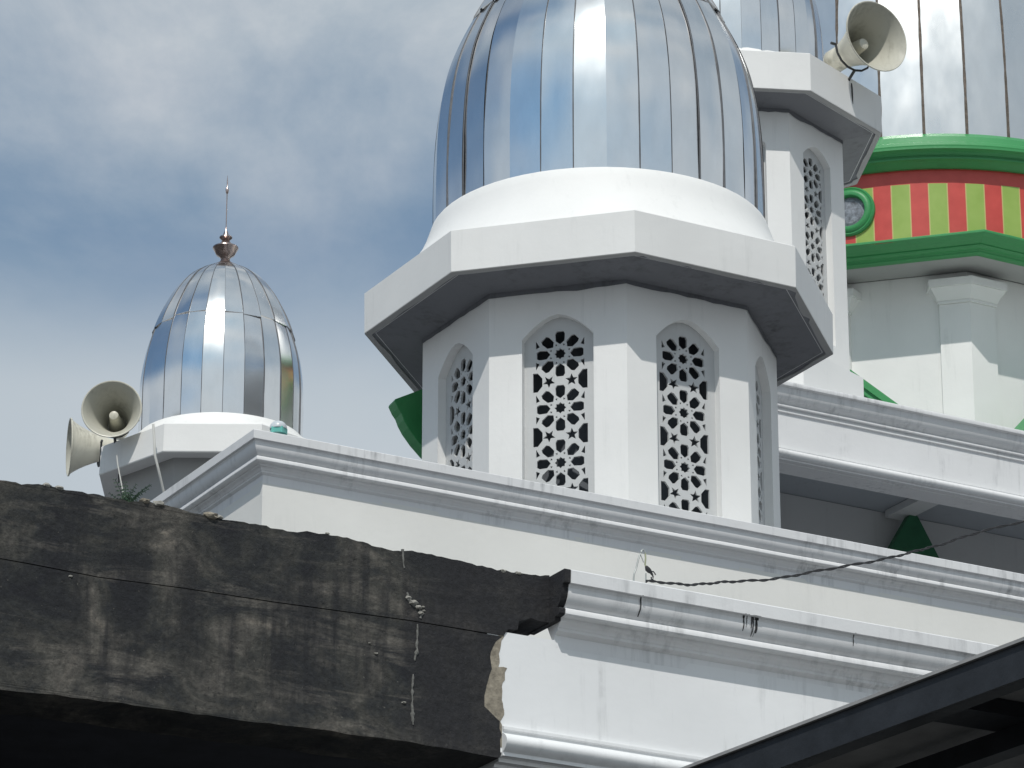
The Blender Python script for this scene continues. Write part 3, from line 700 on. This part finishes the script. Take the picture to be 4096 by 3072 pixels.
# ------------------------------------------------------------------ horn loudspeakers
def horn(label, c, axis, R_, L, roll=0, mount=None):
    axis = Vector(axis).normalized(); c = Vector(c)
    root = thing('horn_speaker', label, 'loudspeaker', c, 'horn loudspeakers')
    sx = axis.cross(Vector((0, 0, 1))).normalized(); sy = sx.cross(axis)
    MM = Matrix(((sx.x, sy.x, axis.x, c.x), (sx.y, sy.y, axis.y, c.y), (sx.z, sy.z, axis.z, c.z), (0, 0, 0, 1)))
    fl = [(1.0, 0), (.93, -.045), (.84, -.12), (.74, -.22), (.64, -.34), (.55, -.47), (.47, -.60), (.41, -.74), (.36, -.86), (.34, -.92)]
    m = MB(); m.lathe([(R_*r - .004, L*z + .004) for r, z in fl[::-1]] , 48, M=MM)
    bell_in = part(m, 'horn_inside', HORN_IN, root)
    m = MB(); m.lathe([(R_*r, L*z) for r, z in fl] + [(R_*.33, -L*.94), (0.0, -L*.94)], 48, M=MM); bell = part(m, 'bell', IVORY, root)
    m = MB(); m.lathe([(R_ - .006, .004), (R_ + .003, .007), (R_ + .008, 0), (R_ + .004, -.008), (R_ - .006, -.006)], 48, M=MM); part(m, 'rim', IVORY, root, bell)
    m = MB(); m.lathe([(R_*.30, -L*.93), (R_*.24, -L*.80), (R_*.19, -L*.55), (R_*.165, -L*.38), (R_*.15, -L*.345), (R_*.08, -L*.33), (0, -L*.33)], 28, M=MM); part(m, 'throat_tube', IVORY, root)
    m = MB(); m.lathe([(0, -L*.93), (R_*.31, -L*.94), (R_*.33, -L*.97), (R_*.33, -L*1.20), (R_*.28, -L*1.24), (0, -L*1.25)], 28, M=MM); part(m, 'driver', IVORY, root)
    # U bracket round the back of the bell and the foot
    m = MB(); P = []
    for i in range(9):
        t = pi + pi*i/8; P.append(MM @ Vector((R_*.62*cos(t), R_*.62*sin(t), -L*.62)))
    m.tube(P, .010, 6)
    if mount is not None: m.tube([P[4], Vector(mount)], .013, 6)
    for q in (P[0], P[-1]): m.tube([q, q + (q - (MM @ Vector((0, 0, -L*.62)))).normalized()*.05], .012, 6)
    part(m, 'bracket', DARKMETAL, root)
    if mount is not None:
        b0 = MM @ Vector((0, 0, -L*1.24)); e0 = Vector(mount) + Vector((.04, .02, -.02)); md_ = (b0 + e0)/2 + Vector((.03, 0, -.10))
        m = MB(); m.tube(smooth3([tuple(b0), tuple(b0 + (b0-c)*.12 + Vector((0, 0, -.03))), tuple(md_), tuple(e0), tuple(e0 + Vector((.02, .03, -.25)))], 5), .006, 6); part(m, 'speaker_wire', CABLE_M, root)
    return root
hc = -Vector((sin(radians(25.1)), cos(radians(25.1)), 0)); hr = Vector((cos(radians(25.1)), -sin(radians(25.1)), 0))
horn('ivory horn loudspeaker facing the viewer beside the small turret', (13.05, 30.528, 14.102), hc - hr*.10, .262, .46, mount=(13.25, 30.86, 13.85))
horn('ivory horn loudspeaker seen side-on, pointing left at the far left', (13.183, 31.774, 14.168), hc*.13 - hr + Vector((0, 0, -.02)), .262, .44, mount=(13.55, 31.55, 13.95))
d3 = (Vector((17.335, 24.729, 16.296)) - CAMP).normalized()
horn('large ivory horn loudspeaker on the eave of the right-hand turret', (17.335, 24.729, 16.296), -d3*.745 + (cR*.857 + cU*.515)*.667, .308, .50, mount=(17.20, 24.96, 15.96))

# ------------------------------------------------------------------ small things
# lamp standing on the parapet corner
root = thing('parapet_lamp', 'small teal lamp with cloudy plastic cap on the parapet corner by the small turret', 'lamp', (10.0, 20.80, ZA))
lx, ly = 10.005, 20.80
m = MB(); m.lathe([(0, ZA - .002), (.055, ZA - .001), (.058, ZA + .008), (.056, ZA + .02)], 24, lx, ly); part(m, 'base', TEAL_DK, root)
m = MB(); V = []; 
for i in range(10):
    a = 2*pi*i/10; r_ = .056 if i % 2 == 0 else .047; V.append((r_, a))
m.add([(lx + r_*sin(a), ly - r_*cos(a), ZA + .02) for r_, a in V] + [(lx + r_*1.02*sin(a), ly - r_*1.02*cos(a), ZA + .06) for r_, a in V], [(i, (i+1) % 10, 10+(i+1) % 10, 10+i) for i in range(10)] + [tuple(range(10, 20))]); part(m, 'body', TEAL, root)
m = MB(); m.lathe([(.053, ZA + .055), (.054, ZA + .065), (.048, ZA + .085), (.034, ZA + .10), (.016, ZA + .107), (0, ZA + .108)], 24, lx, ly); part(m, 'cap', CLOUDY, root)

CONDUIT = paint('pale_conduit', (.66, .66, .62), amount=.5)
def conduit(label, pts, r):
    m = MB(); m.tube(pts, r, 8); ob = m.build('conduit_pipe', CONDUIT, origin=pts[-1]); tag(ob, label, 'pipe')
def atd(x, y, D):
    d = cF + cR*((x-2048)/16000) - cU*((y-1536)/16000); return CAMP + d*(D/hypot(d.x, d.y))
conduit('pale conduit pipe running down over the ring of the small turret', [atd(613, 1697, 32.93), atd(617, 1760, 32.93), atd(620, 1822, 32.93), atd(640, 1905, 33.0), atd(662, 2000, 33.1)], .012)
conduit('thin pale conduit pipe on the shaded body of the small turret', [atd(466, 1816, 33.3), atd(471, 1858, 33.3), atd(497, 1995, 33.3)], .006)

# cable from the porch parapet up to the high canopy
cab = [(8.109, 13.35, 6.754), (8.296, 13.4, 6.785), (8.473, 13.45, 6.833), (8.652, 13.5, 6.882), (8.898, 13.55, 6.956), (9.148, 13.6, 7.041), (9.443, 13.65, 7.149), (9.677, 13.7, 7.236), (9.848, 13.75, 7.314), (10.09, 13.8, 7.422), (10.424, 13.85, 7.558), (10.732, 13.9, 7.692), (11.215, 13.95, 7.925)]
line = smooth3(cab, 22)
m = MB()
for ph in (0, pi):
    m.tube([p + Vector((sin(ph + i*.55)*.0028, 0, cos(ph + i*.55)*.0034)) + Vector((0, 0, .003*sin(i*.13) + .002*sin(i*.37))) for i, p in enumerate(line)], .0034 , 6)
ob = m.build('twisted_cable', CABLE_M, origin=cab[0]); tag(ob, 'black twisted cable sagging from the porch parapet up to the right', 'cable')

root = thing('wire_stub', 'bent grey wire loop with dark taped joint on top of the porch parapet', 'wire', (8.09, 13.4, ZB))
yw = 13.38
m = MB(); m.tube(smooth3([(8.066, yw, 6.68), (8.068, yw, 6.775), (8.08, yw, 6.813), (8.091, yw, 6.854), (8.104, yw, 6.889), (8.116, yw, 6.900), (8.124, yw, 6.885)], 4), .0035, 6); m.tube([(8.100, yw+.004, 6.885), (8.110, yw, 6.86), (8.116, yw, 6.845)], .002, 5); m.tube([(8.126, yw, 6.80), (8.125, yw, 6.68)], .003, 6); part(m, 'wire', WIRE_M, root)
m = MB(); m.tube([(8.124, yw, 6.89), (8.126, yw, 6.865), (8.123, yw, 6.838), (8.128, yw, 6.825)], .0035, 6); part(m, 'insulated_end', OLIVE_WIRE, root)
m = MB(); m.tube([(8.127, yw, 6.832), (8.134, yw, 6.820), (8.144, yw, 6.812), (8.152, yw, 6.806), (8.158, yw, 6.797)], .01, 8, True, [.005, .011, .010, .006, .004]); m.tube([(8.150, yw, 6.812), (8.162, yw, 6.814), (8.170, yw, 6.806), (8.173, yw, 6.800)], .0025, 6); m.tube([(8.158, yw, 6.80), (8.161, yw, 6.79), (8.160, yw, 6.779), (8.153, yw, 6.778), (8.152, yw, 6.788)], .003, 6); part(m, 'taped_joint', CABLE_M, root)

# fern rooted on top of the concrete beam
m = MB(); rf = random.Random(4); fx, fyy, fz = 5.83, 13.46, 6.695
for i in range(13):
    a = rf.uniform(0, 2*pi); Lf = rf.uniform(.09, .17); lean = rf.uniform(.15, .75); P = []
    for j in range(9):
        t = j/8; P.append(Vector((fx + cos(a)*lean*Lf*t**1.4, fyy + sin(a)*.6*lean*Lf*t**1.4, fz + Lf*(t - .35*lean*t*t))))
    m.tube(P, .0012, 4)
    for j in range(1, 9):
        for s_ in (-1, 1):
            side = Vector((-sin(a), cos(a), 0))*s_; up = Vector((0, 0, 1)); l = .032*(1 - .65*j/8); b = P[j]
            m.add([b, b + side*l*.5 + Vector((0, 0, l*.28)), b + side*l + Vector((cos(a), sin(a), 0))*l*.45 - up*l*.15, b + side*l*.5 - Vector((0, 0, l*.12))], [(0, 1, 2, 3)])
ob = m.build('fern_plant', LEAF, origin=(fx, fyy, fz), merge=False); tag(ob, 'small dark fern growing on top of the concrete beam', 'plant')

# ------------------------------------------------------------------ near steel canopy, bottom right
T = thing('carport_roof', 'dark steel carport roof seen from below in the bottom right corner', 'carport', (6.2, 8.6, 0))
lean = lambda y: 5.700 - .080*(y - 8.7)            # edge line runs almost along Y
def skew(mb, x0, x1, y0, y1, z0, z1):
    mb.add([(lean(y)+x, y, z-.014) for z in (z0, z1) for x, y in ((x0, y0), (x1, y0), (x1, y1), (x0, y1))], [(0,3,2,1),(4,5,6,7),(0,1,5,4),(1,2,6,5),(2,3,7,6),(3,0,4,7)])
m = MB(); skew(m, 0, .012, 2, 12, 4.515, 4.605); skew(m, .0125, .06, 2, 12, 4.515, 4.527); part(m, 'fascia', NAVY, T)
m = MB(); skew(m, -.01, 4.5, 2, 12, 4.606, 4.615); part(m, 'roof_sheet', SHEET, T)
for x0, x1, z0, z1 in ((.36, .42, 4.50, 4.56), (.98, 1.04, 4.50, 4.56), (1.7, 1.76, 4.50, 4.56)):
    m = MB(); skew(m, x0, x1, 2, 12, z0, z1); part(m, 'purlin', NAVY, T)
for y in (6.05, 7.05, 8.13, 9.3, 10.5):
    m = MB(); skew(m, .061, 4.4, y, y + .14, 4.561, 4.604); part(m, 'rafter', NAVY, T)
for y in (3.2, 8.60):
    m = MB(); skew(m, .365, .415, y, y + .05, 0, 4.499); part(m, 'post', NAVY, T)
